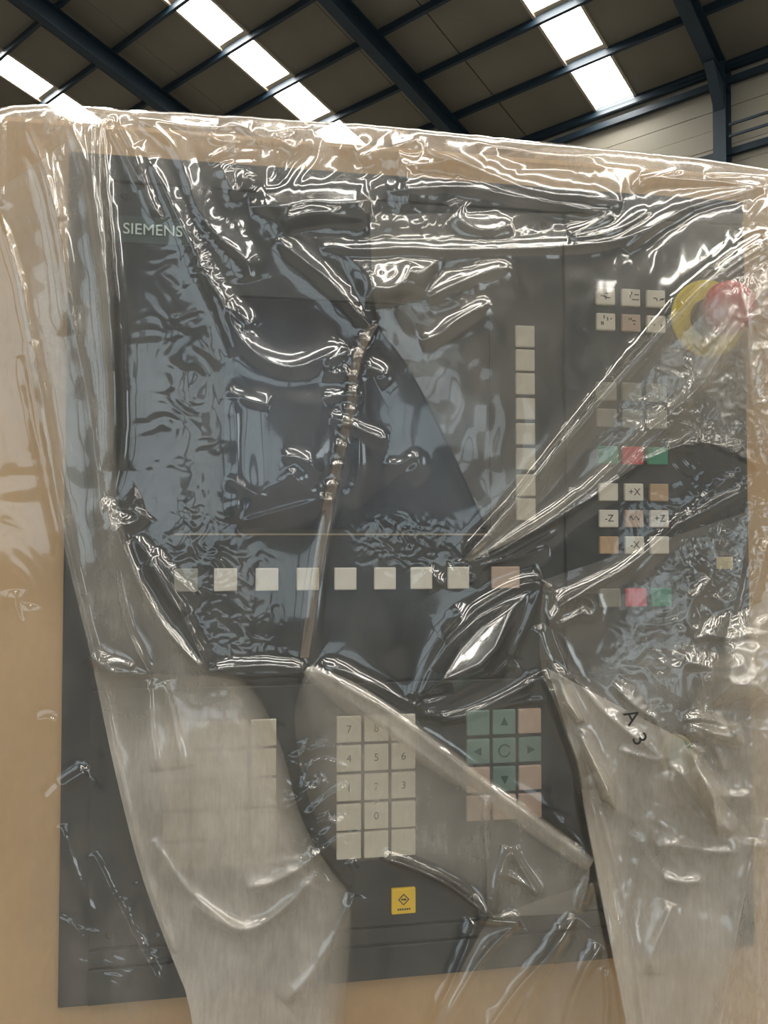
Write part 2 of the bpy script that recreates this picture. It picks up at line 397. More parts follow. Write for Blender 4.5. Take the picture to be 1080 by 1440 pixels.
# ------------------------------------------------------------------ the plastic film
rng = np.random.default_rng(7)
def gnoise(x, y, seed):
    r = np.random.default_rng(seed); T = r.uniform(0, 2*np.pi, (256, 256)); gx, gy = np.cos(T), np.sin(T)
    xi = np.floor(x).astype(int); yi = np.floor(y).astype(int); xf = x-xi; yf = y-yi
    u = xf*xf*xf*(xf*(xf*6-15)+10); v = yf*yf*yf*(yf*(yf*6-15)+10)
    def g(i, j):
        a = (yi+j) & 255; b = (xi+i) & 255
        return gx[a, b]*(xf-i) + gy[a, b]*(yf-j)
    return (g(0,0)*(1-u)+g(1,0)*u)*(1-v) + (g(0,1)*(1-u)+g(1,1)*u)*v
def crumple(u, v, s, seed):
    x = u/s+17.3; y = v/s+9.1
    wx = gnoise(x*.6, y*.6, seed+1); wy = gnoise(x*.6+40, y*.6+11, seed+2)
    x = x+wx*1.2; y = y+wy*1.2
    n = gnoise(x, y, seed+3); n2 = gnoise(x*1.9+5, y*1.9+3, seed+4)
    rid = lambda t: 1-np.sqrt((2.2*t)**2+.03)
    return rid(n)+.22*rid(n2)
def chaikin(p, it=2):
    p = np.array(p, float)
    for _ in range(it):
        q = .75*p[:-1]+.25*p[1:]; r = .25*p[:-1]+.75*p[1:]
        m = np.empty((2*len(q), 2)); m[0::2] = q; m[1::2] = r
        p = np.vstack([p[:1], m, p[-1:]])
    return p
def polydist(u, v, p, reach):
    """distance to a polyline, share of its length at the nearest point, side; only for points within reach"""
    m = (u > p[:, 0].min()-reach) & (u < p[:, 0].max()+reach) & (v > p[:, 1].min()-reach) & (v < p[:, 1].max()+reach)
    idx = np.nonzero(m)
    x = u[idx]; y = v[idx]
    best = np.full(x.shape, 1e9); tb = np.zeros(x.shape); sb = np.zeros(x.shape)
    seg = np.hypot(*(p[1:]-p[:-1]).T); cum = np.concatenate([[0], np.cumsum(seg)]); tot = cum[-1]
    for i in range(len(seg)):
        if seg[i] < 1e-6: continue
        ax, ay = p[i]; dx, dy = (p[i+1]-p[i])/seg[i]
        t = np.clip((x-ax)*dx+(y-ay)*dy, 0, seg[i]); ex = x-ax-t*dx; ey = y-ay-t*dy; d = ex*ex+ey*ey
        k = d < best; best[k] = d[k]; tb[k] = (cum[i]+t[k])/tot; sb[k] = (dx*ey-dy*ex)[k]
    return idx, np.sqrt(best), tb, np.sign(sb)
def inside(x, y, p):
    c = np.zeros(x.shape, bool)
    for (x0, y0), (x1, y1) in zip(p, np.roll(p, -1, 0)):
        k = ((y0 > y) != (y1 > y)) & (x < (x1-x0)*(y-y0)/(y1-y0+1e-12)+x0); c ^= k
    return c
# height control points: pixel, millimetres in front of the panel
HC = [(0,170,5),(250,175,7),(500,185,7),(800,215,7),(1080,250,7),(150,300,14),(330,300,20),(500,300,24),(700,300,20),(900,310,16),(1045,430,62),(1110,430,62),
 (990,560,40),(1080,560,52),(520,460,15),(350,600,20),(300,450,20),(640,430,22),(700,600,22),(850,450,15),(880,730,15),(650,785,15),(770,815,24),(480,815,12),(700,900,26),
 (300,900,26),(100,900,16),(30,600,12),(30,1000,10),(50,1300,10),(150,1250,14),(300,1150,34),(450,1200,22),(560,1260,12),(530,1080,14),(710,1050,14),(830,1150,28),
 (950,1100,44),(1080,1000,54),(1080,1440,50),(900,1440,45),(700,1440,25),(500,1440,14),(250,1440,30),(0,1440,10),(1080,800,40),(980,800,34),(500,950,20)]
def base_d(u, v):
    num = 0; den = 1e-9
    for x, y, h in HC:
        wgt = np.exp(-((u-x)**2+(v-y)**2)/(2*85.0**2)) + 1e-5
        num = num+wgt*h; den = den+wgt
    return num/den
# folds: polyline in pixels, height mm, flank width px, crest rounding px
FOLDS = []
def fold(p, A=4, wd=9, e=2.0, taper=.12, closed=False): FOLDS.append((chaikin(p), A, wd, e, taper))
# left hanging folds
fold([(4,165),(2,200),(1,240),(0,290)], 4, 8)
fold([(26,153),(38,180),(50,205),(62,235),(70,268),(82,310),(92,380),(100,450),(125,560),(140,690),(152,800)], 5, 9)
fold([(30,210),(48,235),(60,275),(72,330),(84,400),(92,470)], 2.5, 6)
fold([(88,150),(100,175),(118,215),(126,250),(135,300),(150,400),(160,480),(164,600),(158,700)], 5, 8)
fold([(98,172),(112,212),(122,255),(130,310),(140,380)], 2.5, 5)
fold([(160,154),(135,172),(128,188),(128,220),(133,280),(140,330),(150,420),(158,520)], 4, 6)
fold([(168,154),(150,166),(141,190),(139,230),(143,290),(148,330),(152,400),(158,480),(162,560),(160,660)], 8, 9, 2.5)
fold([(80,158),(76,200),(72,230),(80,270),(86,310)], 2, 6)
fold([(86,160),(86,190),(86,225)], 1.5, 4)
fold([(60,160),(68,172),(74,184)], 2, 6)
fold([(168,158),(170,178),(185,205),(195,235),(205,262),(215,290),(228,312)], 5, 6)
fold([(155,178),(170,205),(186,235),(200,265)], 2.5, 4)
fold([(196,200),(215,232),(240,280),(265,330),(290,385),(312,420),(336,476),(372,508),(410,519),(447,507),(478,488)], 5, 10, 2.2)
fold([(214,225),(235,275),(262,335),(292,400),(310,450),(330,500)], 2.5, 6)
fold([(185,160),(215,175),(240,200),(256,225),(262,250),(280,300),(310,335),(345,360),(352,395)], 5, 10)
fold([(390,335),(425,365),(465,395),(495,430),(522,460)], 5, 9)
fold([(320,430),(345,445),(352,462)], 3, 6)
# top band
fold([(180,160),(215,166),(260,178),(290,180),(330,178)], 3, 6)
fold([(310,168),(340,178),(365,192),(390,195),(418,210)], 4, 7)
fold([(355,178),(392,188),(410,180),(440,180)], 3, 7)
fold([(290,190),(310,200),(330,198),(310,215),(292,225)], 3, 6)
fold([(310,230),(318,250),(325,268),(338,268),(345,240)], 4, 8)
fold([(350,290),(400,290),(440,280),(470,285),(520,282)], 6, 12)
fold([(405,330),(400,310),(425,300),(455,298),(480,305),(520,310)], 5, 9)
fold([(450,350),(470,345),(500,352),(560,348),(640,352),(720,350),(800,346),(870,340),(930,310),(975,290)], 4, 7)
fold([(505,225),(520,215),(560,205),(590,195)], 5, 9)
fold([(545,188),(560,215),(572,245),(575,300)], 5, 8)
fold([(598,205),(650,228),(700,250),(750,270),(830,277),(875,284)], 6, 9)
fold([(560,190),(620,185),(700,205),(780,220),(850,218)], 3, 6)
fold([(690,195),(760,205),(830,209)], 2, 5)
fold([(545,268),(600,264),(660,262),(710,275),(770,285),(830,296),(858,298)], 4, 7)
fold([(560,230),(600,232),(640,225),(680,240)], 3, 8)
fold([(640,300),(660,320),(690,325),(720,315)], 4, 9)
fold([(800,330),(830,318),(862,300)], 3, 6)
fold([(800,335),(840,332),(880,318),(915,296)], 3, 6)
fold([(880,350),(905,330),(940,305),(975,288),(1075,263)], 4, 6)
fold([(890,265),(915,248),(960,238)], 1.5, 4)
fold([(900,250),(960,252),(1080,262)], 2.5, 5)
fold([(990,244),(1040,244),(1082,248)], 2.5, 4)
fold([(600,420),(640,400),(690,380),(720,375)], 4, 10)
fold([(590,480),(620,470),(650,445),(690,425)], 3.5, 9)
fold([(520,400),(545,410),(570,395),(580,370)], 4, 9)
# centre: blue sheen folds round the seam
fold([(455,520),(468,505),(490,492)], 4, 8); fold([(455,522),(470,528),(490,520)], 3, 7)
fold([(515,515),(530,520),(543,530),(530,536)], 3, 7)
fold([(455,560),(480,555),(510,560)], 2.5, 5)
fold([(465,585),(500,600),(530,615),(545,620)], 4, 5)
fold([(540,650),(560,655),(585,640),(590,655),(570,668)], 3, 7)
fold([(330,560),(332,620),(335,690),(330,735)], 3, 9)
fold([(335,735),(380,722),(420,712),(460,700)], 3, 7)
fold([(395,640),(430,645),(455,670)], 2.5, 7); fold([(405,660),(430,690),(455,700)], 2.5, 8)
fold([(318,548),(345,562),(380,570)], 2, 6); fold([(320,670),(350,690),(385,705)], 2, 6)
fold([(500,490),(505,640),(500,690),(480,702)], 3, 9)
for k, (x, y) in enumerate([(512,478),(503,503),(496,528),(494,552),(490,575),(484,600),(479,628),(474,655),(466,682),(460,705)]):
    fold([(x-9,y-3+(k % 3)*3),(x,y-2),(x+9,y+4-(k % 2)*5)], 3, 4)
fold([(525,455),(505,490),(495,530),(496,560),(486,605),(475,650),(464,695),(455,745),(445,800),(437,860),(428,925)], 3, 7)
# right diagonals
for off, A, wd in ((0, 7, 7), (9, 4, 4), (-9, 3, 4), (20, 3, 6)):
    fold([(1085,332+off),(1045,354+off),(1000,388+off),(940,452+off),(870,530+off),(800,612+off),(740,690+off),(690,745+off*.6),(652,786)], A, wd, 1.6, .03)
fold([(1082,398),(1060,425),(1047,452),(1012,500),(990,540),(940,582),(905,612),(865,655),(825,692),(760,738),(700,778),(662,792)], 6, 7, 1.8, .04)
fold([(1082,438),(1062,444),(1042,460),(1005,512),(980,555),(948,590),(915,625),(870,668)], 6, 7, 1.8, .06)
fold([(1076,662),(1035,636),(990,620),(950,628),(905,648),(850,688),(770,738),(690,780)], 6, 7, 1.8, .04)
fold([(1074,660),(1050,690),(1020,702),(985,720),(950,740),(930,758),(880,800),(830,826),(785,852)], 5, 6, 1.8, .04)
fold([(1030,700),(985,726),(955,752),(935,765),(890,812)], 3, 5)
fold([(1055,652),(1000,690),(960,725),(935,752)], 2, 4)
fold([(1040,390),(1046,420),(1052,450),(1056,520),(1060,590),(1072,660)], 6, 7)
fold([(1075,330),(1062,380),(1062,420),(1075,450)], 5, 7)
fold([(1078,480),(1062,520),(1066,560),(1080,575)], 5, 8)
fold([(1035,430),(1020,460),(1000,480),(985,495)], 3, 6)
fold([(950,430),(985,405),(1020,380)], 3, 8)
fold([(780,740),(800,725),(815,690)], 1.5, 6)
# pouch and folds in the middle
fold([(762,816),(715,828),(665,862),(628,900),(603,940),(586,985)], 7, 8, 2.0, .03)
fold([(764,818),(752,850),(735,885),(718,925)], 7, 7, 2.0, .05)
fold([(718,925),(690,955),(640,975),(600,992),(586,986)], 5, 8, 2.2, .05)
fold([(715,930),(680,962),(640,980),(610,1000),(588,1010)], 3, 7)
fold([(640,850),(650,865),(645,880),(625,900)], 2.5, 7)
fold([(652,786),(655,805),(662,822)], 4, 5); fold([(655,800),(690,792),(730,785),(770,770)], 3, 6); fold([(662,822),(680,795),(720,782),(790,742)], 3, 5)
fold([(600,800),(612,812),(620,825)], 3, 6); fold([(640,800),(625,812),(622,826)], 3, 6)
fold([(440,940),(480,962),(560,1010),(640,1072),(720,1132),(790,1182),(832,1216)], 7, 13, 3, .05)
fold([(450,932),(500,950),(570,985),(600,1000)], 3, 7)
fold([(470,970),(540,1020),(600,1066),(660,1112)], 2.5, 6)
fold([(290,945),(330,938),(380,936),(430,940)], 5, 8)
fold([(300,948),(350,950),(400,948),(440,942)], 3, 5)
fold([(160,735),(175,775),(200,830),(235,890),(288,945)], 6, 8, 2, .05)
fold([(190,755),(215,790),(240,835),(270,890),(290,940)], 5, 7)
fold([(205,790),(225,815),(240,845),(260,868)], 4, 7); fold([(215,775),(235,800),(260,825),(280,842)], 3, 6)
fold([(158,725),(172,738),(190,735),(202,718)], 5, 8); fold([(180,722),(186,705),(198,700)], 4, 8)
fold([(150,700),(160,770),(168,850),(185,905),(212,948)], 6, 8)
fold([(128,922),(150,945),(180,948),(215,950)], 5, 8); fold([(140,935),(165,930),(190,940)], 4, 7)
fold([(207,955),(210,1000),(216,1050),(220,1085)], 4, 7)
fold([(45,480),(58,590),(80,700),(97,780),(122,890),(132,940)], 3, 6, 2, .05)
fold([(30,500),(45,590),(66,690),(85,780)], 2.5, 5)
fold([(590,1002),(640,1012),(690,990),(740,965),(765,948)], 5, 8); fold([(620,1018),(680,1000),(740,985),(775,985)], 3, 6)
# lower right bundle
fold([(760,945),(776,975),(795,1030),(812,1075),(820,1130),(838,1225),(862,1345),(885,1470)], 9, 8, 2, .03)
fold([(772,950),(790,948),(808,980),(820,1010),(812,1015),(795,990),(778,965)], 6, 8)
fold([(805,1030),(820,1025),(840,1060),(862,1100),(868,1140),(850,1130),(830,1090)], 6, 8)
fold([(770,830),(772,875),(790,930),(840,995),(890,1035),(935,1070)], 5, 9)
fold([(755,880),(770,930),(800,960)], 4, 8)
fold([(772,880),(790,852),(812,838),(832,842),(838,862),(815,868)], 5, 7); fold([(780,880),(810,868),(825,855)], 4, 6)
fold([(860,960),(900,1000),(930,1015),(935,1070)], 3, 6)
fold([(870,1055),(905,1065),(935,1072)], 3, 6)
fold([(960,1012),(990,1010),(1020,1018),(1045,1035),(1040,1047),(1008,1032),(966,1018)], 6, 8)
fold([(962,1035),(975,1028),(995,1040),(1012,1060),(1018,1085)], 6, 8)
fold([(965,1050),(985,1085),(1000,1110),(1030,1122),(1062,1118)], 6, 9)
fold([(940,1080),(950,1078),(975,1110),(1002,1145),(1032,1172)], 6, 8); fold([(942,1085),(950,1120),(985,1150),(1025,1168)], 5, 8)
fold([(975,900),(1000,890),(1030,900),(1060,890)], 4, 8); fold([(960,930),(1000,940),(1050,935)], 4, 9)
fold([(990,960),(1020,950),(1035,965),(1060,960)], 4, 8)
fold([(1062,700),(1045,780),(1030,860),(1015,920)], 4, 9); fold([(1080,760),(1060,840),(1050,880)], 4, 8)
fold([(998,812),(985,830),(970,850),(968,880),(985,890)], 3, 6)
fold([(920,1190),(960,1188),(1000,1200),(1040,1198)], 4, 9); fold([(930,1235),(960,1242),(990,1240)], 3.5, 7)
fold([(945,1270),(935,1300),(918,1335),(915,1370)], 4, 8)
fold([(1062,1180),(1050,1240),(1038,1310),(1020,1400),(1005,1470)], 6, 7, 2, .03)
fold([(860,1340),(880,1270),(905,1190),(925,1130)], 2.5, 8)
fold([(1080,1150),(1068,1300),(1060,1470)], 4, 9)
# lower middle flaps
fold([(684,1118),(682,1160),(686,1220),(688,1285)], 6.4, 6)
fold([(718,1192),(705,1225),(698,1250),(698,1288)], 6.4, 5); fold([(718,1194),(735,1225),(758,1260)], 6.4, 5); fold([(700,1228),(725,1234),(757,1260)], 4.8, 5)
fold([(535,1204),(580,1220),(630,1242),(660,1265),(688,1290)], 8, 7)
fold([(668,1292),(700,1296),(732,1297)], 8, 6); fold([(732,1297),(690,1330),(650,1390),(615,1460)], 8, 8)
fold([(668,1294),(655,1340),(632,1390),(600,1460)], 6.4, 8)
fold([(833,1238),(818,1262),(814,1284)], 6.4, 5); fold([(833,1240),(822,1272)], 4.8, 4)
fold([(810,1290),(775,1340),(720,1400),(680,1460)], 6.4, 7); fold([(800,1310),(765,1365),(735,1420),(715,1470)], 6.4, 7)
fold([(845,1330),(820,1370),(800,1420),(790,1470)], 6.4, 8); fold([(850,1360),(855,1400),(850,1470)], 4.8, 7)
# left low single layer
fold([(85,1110),(110,1095),(122,1085)], 3, 7); fold([(50,1015),(68,1010),(78,1018)], 3, 8)
fold([(85,1160),(100,1210),(120,1260),(135,1300)], 3, 8); fold([(130,1200),(155,1250),(185,1310),(205,1345),(225,1390)], 4, 7)
fold([(60,1130),(90,1100),(125,1080)], 2.5, 7); fold([(84,1290),(105,1305),(120,1325)], 2, 6)
fold([(190,1240),(210,1290),(222,1330)], 2, 6)
fold([(20,830),(22,860),(35,880),(42,850)], 2, 8)
fold([(345,1250),(390,1240),(430,1215),(455,1195)], 4.5, 9); fold([(270,1270),(320,1305),(360,1308),(410,1270),(450,1225)], 5, 9); fold([(400,1410),(440,1370),(480,1300),(500,1255)], 6, 12)
fold([(215,1180),(260,1250),(310,1290),(340,1310)], 3, 6); fold([(230,960),(245,1010),(255,1080)], 3, 9)
for k in range(9):
    y = 1040+20*k; x = 405+6*max(0, k-3)
    j = rng.uniform(-14, 14, 6)
    fold([(x+j[0], y+30+j[1]), (x+18+j[2], y+8+j[3]), (x+45+j[4], y-6+j[5]), (x+60+2*j[0], y-8+j[1])], rng.uniform(.5, 2.0), rng.uniform(4, 9), 1.6)
fold([(495,1255),(505,1230),(490,1210)], 3, 6); fold([(440,1190),(470,1160),(490,1150)], 2, 6); fold([(430,1150),(460,1120),(490,1105)], 2, 6)
fold([(0,300),(14,350),(27,390),(44,480),(66,585),(81,700),(106,808),(136,928),(166,1078),(201,1222),(246,1340)], 3.5, 5, 2, .03)
fold([(828,1130),(846,1225),(870,1345),(893,1470)], 4, 5); fold([(835,1120),(862,1200),(890,1320),(905,1450)], 3, 7)
# crumpled patches: centre, radii, height mm, grain px
CR_P = [(250,540,60,170,1.3,26),(290,350,40,60,2.0,15),(990,590,85,80,9,18),(1060,520,40,150,10,18),(1030,930,85,170,6,32),(1000,740,90,90,1.8,14),
 (430,250,170,80,6,52),(600,260,150,80,3.4,46),(620,410,130,70,3,55),(570,762,50,28,2.2,11),(150,1320,80,100,2.0,17),(430,1150,60,130,2.4,26),
 (290,780,55,60,2.0,16),(320,890,60,60,.8,12),(960,1130,130,140,5,42),(900,930,70,80,1.8,22),(250,1150,130,200,2.5,70),(800,290,250,60,1.2,45),(30,800,40,300,2,50),(740,1380,150,90,2,50)]
TILTS = [([(762,816),(715,828),(665,862),(628,900),(603,940),(586,985),(640,978),(690,955),(718,925),(735,885),(752,850)], .28, 26),
 ([(330,520),(420,530),(490,530),(480,640),(455,700),(335,735)], .05, 40),
 ([(772,950),(790,945),(812,980),(824,1015),(810,1020),(790,995)], .5, 12),
 ([(805,1030),(822,1025),(842,1060),(866,1105),(868,1142),(845,1125)], .5, 14),
 ([(965,1012),(1045,1015),(1050,1050),(1000,1045)], .5, 16),([(960,1040),(1000,1040),(1030,1120),(1010,1180),(950,1090)], .3, 30),
 ([(345,262),(520,250),(530,310),(400,330)], .22, 26),([(470,350),(640,355),(600,420),(510,440)], .16, 30),([(1000,850),(1100,850),(1100,1000),(990,1000)], .2, 40)]
QUIET = [(110,380,70,230),(740,570,150,170),(880,440,110,90),(880,740,110,110),(540,850,160,90),(530,1100,120,120),(400,780,150,60),(40,700,60,260),(720,1060,90,90),(120,1100,60,150),(250,1150,150,200)]
def film_d(u, v, layer=0):
    d = base_d(u, v)
    q = np.ones_like(u)
    for cx, cy, rx, ry in QUIET: q = q*(1-.85*np.exp(-((u-cx)/rx)**2-((v-cy)/ry)**2))
    d = d + q*(1.9*gnoise(u/120+3, v/120+8, 90+layer) + .5*gnoise(u/45, v/70, 95+layer))
    for i, (cx, cy, rx, ry, A, s) in enumerate(CR_P):
        k = np.nonzero((np.abs(u-cx) < 2.2*rx) & (np.abs(v-cy) < 2.2*ry))
        if len(k[0]) == 0: continue
        x, y = u[k], v[k]
        d[k] += .55*A*np.exp(-((x-cx)/rx)**2-((y-cy)/ry)**2)*(crumple(x, y, 1.25*s, 200+10*i+3*layer)-.6)
    wob = 1.5*gnoise(u/40, v/40, 61); wob2 = 1.5*gnoise(u/40+9, v/40+5, 62)
    uu, vv = u+wob, v+wob2
    for p, A, wd, e, tp in FOLDS:
        idx, r, t, s = polydist(uu, vv, p, 5*wd)
        if len(r) == 0: continue
        f = 1.15*A*np.exp(-(np.sqrt(r*r+e*e)-e)/wd)
        d[idx] += f*np.clip(t/tp, 0, 1)**.5*np.clip((1-t)/tp, 0, 1)**.5
    for p, sl, sf in TILTS:
        p = np.array(p, float); k = np.nonzero((u > p[:, 0].min()) & (u < p[:, 0].max()) & (v > p[:, 1].min()) & (v < p[:, 1].max()))
        if len(k[0]) == 0: continue
        x, y = u[k], v[k]; ins = inside(x, y, p)
        idx, r, t, s_ = polydist(x, y, np.vstack([p, p[:1]]), 400)
        mk = np.zeros_like(x); mk[idx] = np.clip(r/sf, 0, 1)
        mk = mk*mk*(3-2*mk)*ins
        d[k] += mk*sl*(y-p[:, 1].min())
    # stay clear of keys and of the mushroom head
    lo = 9.5 + 44*np.exp(-(((u-1042)/58)**2+((v-428)/62)**2)**2)
    lo = np.maximum(lo, 9.5 + 14*np.exp(-(((u-1003)/45)**2+((v-800)/45)**2)**2))
    lo = np.maximum(lo, 9.5 + 10*np.exp(-(((u-946)/35)**2+((v-1053)/35)**2)**2))
    x = (d-lo)/2.0
    return lo + 2.0*np.where(x > 12, x, np.log1p(np.exp(np.minimum(x, 12))))
# film materials: clear sheet with surface gloss, and dust that scatters light
def film_mat(name, dust, rough, tint, dustcol, gloss=.115, var=(.15, 2.1)):
    m = bpy.data.materials.new(name); m.use_nodes = True; nt = m.node_tree; nt.nodes.clear(); N = nt.nodes.new; Lk = nt.links.new
    out = N('ShaderNodeOutputMaterial'); tr = N('ShaderNodeBsdfTransparent'); tr.inputs[0].default_value = (*tint, 1)
    df = N('ShaderNodeBsdfDiffuse'); df.inputs[0].default_value = (*dustcol, 1); tl = N('ShaderNodeBsdfTranslucent'); tl.inputs[0].default_value = (*dustcol, 1)
    md = N('ShaderNodeMixShader'); md.inputs[0].default_value = .35; Lk(df.outputs[0], md.inputs[1]); Lk(tl.outputs[0], md.inputs[2])
    tc = N('ShaderNodeTexCoord'); mp = N('ShaderNodeMapping'); mp.inputs['Scale'].default_value = (1, 1, .45); Lk(tc.outputs['Object'], mp.inputs[0])
    nz = N('ShaderNodeTexNoise'); nz.inputs['Scale'].default_value = 42; nz.inputs['Detail'].default_value = 8; nz.inputs['Roughness'].default_value = .65; Lk(mp.outputs[0], nz.inputs['Vector'])
    mr = N('ShaderNodeMapRange'); mr.inputs['From Min'].default_value = .3; mr.inputs['From Max'].default_value = .7
    mr.inputs['To Min'].default_value = dust*var[0]; mr.inputs['To Max'].default_value = dust*var[1]; Lk(nz.outputs['Fac'], mr.inputs['Value'])
    m2 = N('ShaderNodeMapping'); m2.inputs['Scale'].default_value = (1, 1, .12); Lk(tc.outputs['Object'], m2.inputs[0])
    n2 = N('ShaderNodeTexNoise'); n2.inputs['Scale'].default_value = 420; n2.inputs['Detail'].default_value = 3; Lk(m2.outputs[0], n2.inputs['Vector'])
    r2 = N('ShaderNodeMapRange'); r2.inputs['From Min'].default_value = .3; r2.inputs['From Max'].default_value = .7; r2.inputs['To Min'].default_value = .93; r2.inputs['To Max'].default_value = 1.07
    Lk(n2.outputs['Fac'], r2.inputs['Value'])
    mq = N('ShaderNodeMath'); mq.operation = 'MULTIPLY'; Lk(mr.outputs[0], mq.inputs[0]); Lk(r2.outputs[0], mq.inputs[1]); mr = mq
    at = N('ShaderNodeAttribute'); at.attribute_name = 'dust'
    ml = N('ShaderNodeMath'); ml.operation = 'MULTIPLY'; ml.use_clamp = True; Lk(mr.outputs[0], ml.inputs[0]); Lk(at.outputs['Fac'], ml.inputs[1])
    mb = N('ShaderNodeMixShader'); Lk(ml.outputs[0], mb.inputs[0]); Lk(tr.outputs[0], mb.inputs[1]); Lk(md.outputs[0], mb.inputs[2])
    gl = N('ShaderNodeBsdfGlossy'); gl.inputs['Roughness'].default_value = rough; gl.inputs['Color'].default_value = (1, .985, .95, 1)
    g2 = N('ShaderNodeBsdfGlossy'); g2.inputs['Roughness'].default_value = .24; g2.inputs['Color'].default_value = (1, .985, .95, 1)
    gm = N('ShaderNodeMixShader'); gm.inputs[0].default_value = .45; Lk(gl.outputs[0], gm.inputs[1]); Lk(g2.outputs[0], gm.inputs[2]); gl = gm
    lw = N('ShaderNodeLayerWeight'); pw = N('ShaderNodeMath'); pw.operation = 'POWER'; pw.inputs[1].default_value = 5; lw.inputs['Blend'].default_value = .5
    Lk(lw.outputs['Facing'], pw.inputs[0])
    mm = N('ShaderNodeMath'); mm.operation = 'MULTIPLY_ADD'; mm.inputs[1].default_value = 1-gloss; mm.inputs[2].default_value = gloss; Lk(pw.outputs[0], mm.inputs[0])
    mx = N('ShaderNodeMixShader'); Lk(mm.outputs[0], mx.inputs[0]); Lk(mb.outputs[0], mx.inputs[1]); Lk(gl.outputs[0], mx.inputs[2])
    Lk(mx.outputs[0], out.inputs[0]); return m
DUST = lin((220, 211, 198))
M['film'] = film_mat('clear_film', .05, .055, (.97, .965, .95), DUST)
M['film2'] = film_mat('dusty_film', .30, .06, (.95, .94, .91), DUST, .09, (.5, 1.5))
M['film3'] = film_mat('milky_film', .58, .08, (.93, .91, .87), DUST, .10, (.78, 1.25))
M['tape'] = film_mat('weld_seam', .34, .15, (.90, .86, .79), lin((186, 166, 146)))
def grid_mesh(name, P, dust=None):
    nj, ni = P.shape[:2]
    me = bpy.data.meshes.new(name); me.vertices.add(nj*ni); me.vertices.foreach_set('co', P.reshape(-1).astype(np.float32))
    k = np.arange(nj*ni).reshape(nj, ni)
    q = np.stack([k[:-1, :-1], k[1:, :-1], k[1:, 1:], k[:-1, 1:]], -1).reshape(-1, 4)
    me.loops.add(q.size); me.loops.foreach_set('vertex_index', q.reshape(-1).astype(np.int32))
    me.polygons.add(len(q)); me.polygons.foreach_set('loop_start', np.arange(0, q.size, 4, dtype=np.int32))
    me.polygons.foreach_set('loop_total', np.full(len(q), 4, np.int32))
    me.polygons.foreach_set('use_smooth', np.ones(len(q), bool))
    a = me.attributes.new('dust', 'FLOAT', 'POINT')
    a.data.foreach_set('value', (np.ones(nj*ni) if dust is None else dust.reshape(-1)).astype(np.float32))
    me.update(); me.validate(); return me
FO = Vector((0.137, -.03, 0.9))
wrap = put('plastic_sheet', None, loc=FO, label='crumpled clear plastic sheet draped over the control cabinet', cat='plastic sheet')
FOn = np.array(FO)
TOPX = [-40, -14, 0, 20, 90, 160, 250, 500, 700, 830, 1000, 1080, 1200]; TOPY = [161, 157, 153, 148, 147, 153, 158, 174, 193, 207, 224, 238, 258]
def to_place(u, v, d): return on_plane(u, v, -d/1000.0)
# main sheet
NI, NJ = 640, 820
s = np.linspace(0, 1, NI)[None, :]; t = np.linspace(0, 1, NJ)[:, None]
VB = 1640.0
uL = pix((XL-.007, 0, Z0+.33))[0] + (pix((XL-.007, 0, Z0-.4))[0]-pix((XL-.007, 0, Z0+.33))[0])*t
uR = pix((XR+.010, 0, Z0+.33))[0] + (pix((XR+.010, 0, Z0-.4))[0]-pix((XR+.010, 0, Z0+.33))[0])*t
U = uL + (uR-uL)*s
vt = np.interp(U, TOPX, TOPY) + 1.6*gnoise(U/37, U*0+.5, 33) + .8*gnoise(U/13, U*0+.5, 34)
V = vt + (VB-vt)*t
D = film_d(U, V, 0)
edge = np.minimum(np.minimum((V-vt)/26.0, (U-uL)/26.0), (uR-U)/26.0)
edge = np.clip(edge, 0, 1); edge = np.sqrt(1-(1-edge)**2)
D = 1.0 + (D-1.0)*edge
P = to_place(U, V, D)
dust = 1.0 + 4.2*np.exp(-((V-vt-15)/75)**2) + 1.6*np.exp(-((U-60)/70)**2)*np.exp(-((V-350)/400)**2) + 2.4*np.exp(-((U-150)/80)**2-((V-1330)/110)**2) + 1.3*np.exp(-((U-700)/90)**2-((V-1050)/80)**2) + .9*np.exp(-((U-250)/70)**2-((V-600)/180)**2) + 2.0*np.exp(-((U-310)/60)**2-((V-860)/70)**2) + 1.2*np.exp(-((U-650)/130)**2-((V-420)/90)**2)
back = np.linspace(.01, .30, 12)
top = np.stack([P[0] + np.array([0, b, .002*math.sin(9*b)]) for b in back[::-1]]); P = np.concatenate([top, P], 0); dust = np.concatenate([np.repeat(dust[:1], 12, 0), dust], 0)
sb = np.linspace(.01, .22, 9)
lf = np.stack([P[:, 0] + np.array([-.001, b, 0]) for b in sb[::-1]], 1); rg = np.stack([P[:, -1] + np.array([.001, b, 0]) for b in sb], 1)
P = np.concatenate([lf, P, rg], 1); dust = np.concatenate([np.repeat(dust[:, :1], 9, 1), dust, np.repeat(dust[:, -1:], 9, 1)], 1)
put('main_sheet', grid_mesh('main_sheet', P-FOn, dust), M['film'], wrap)
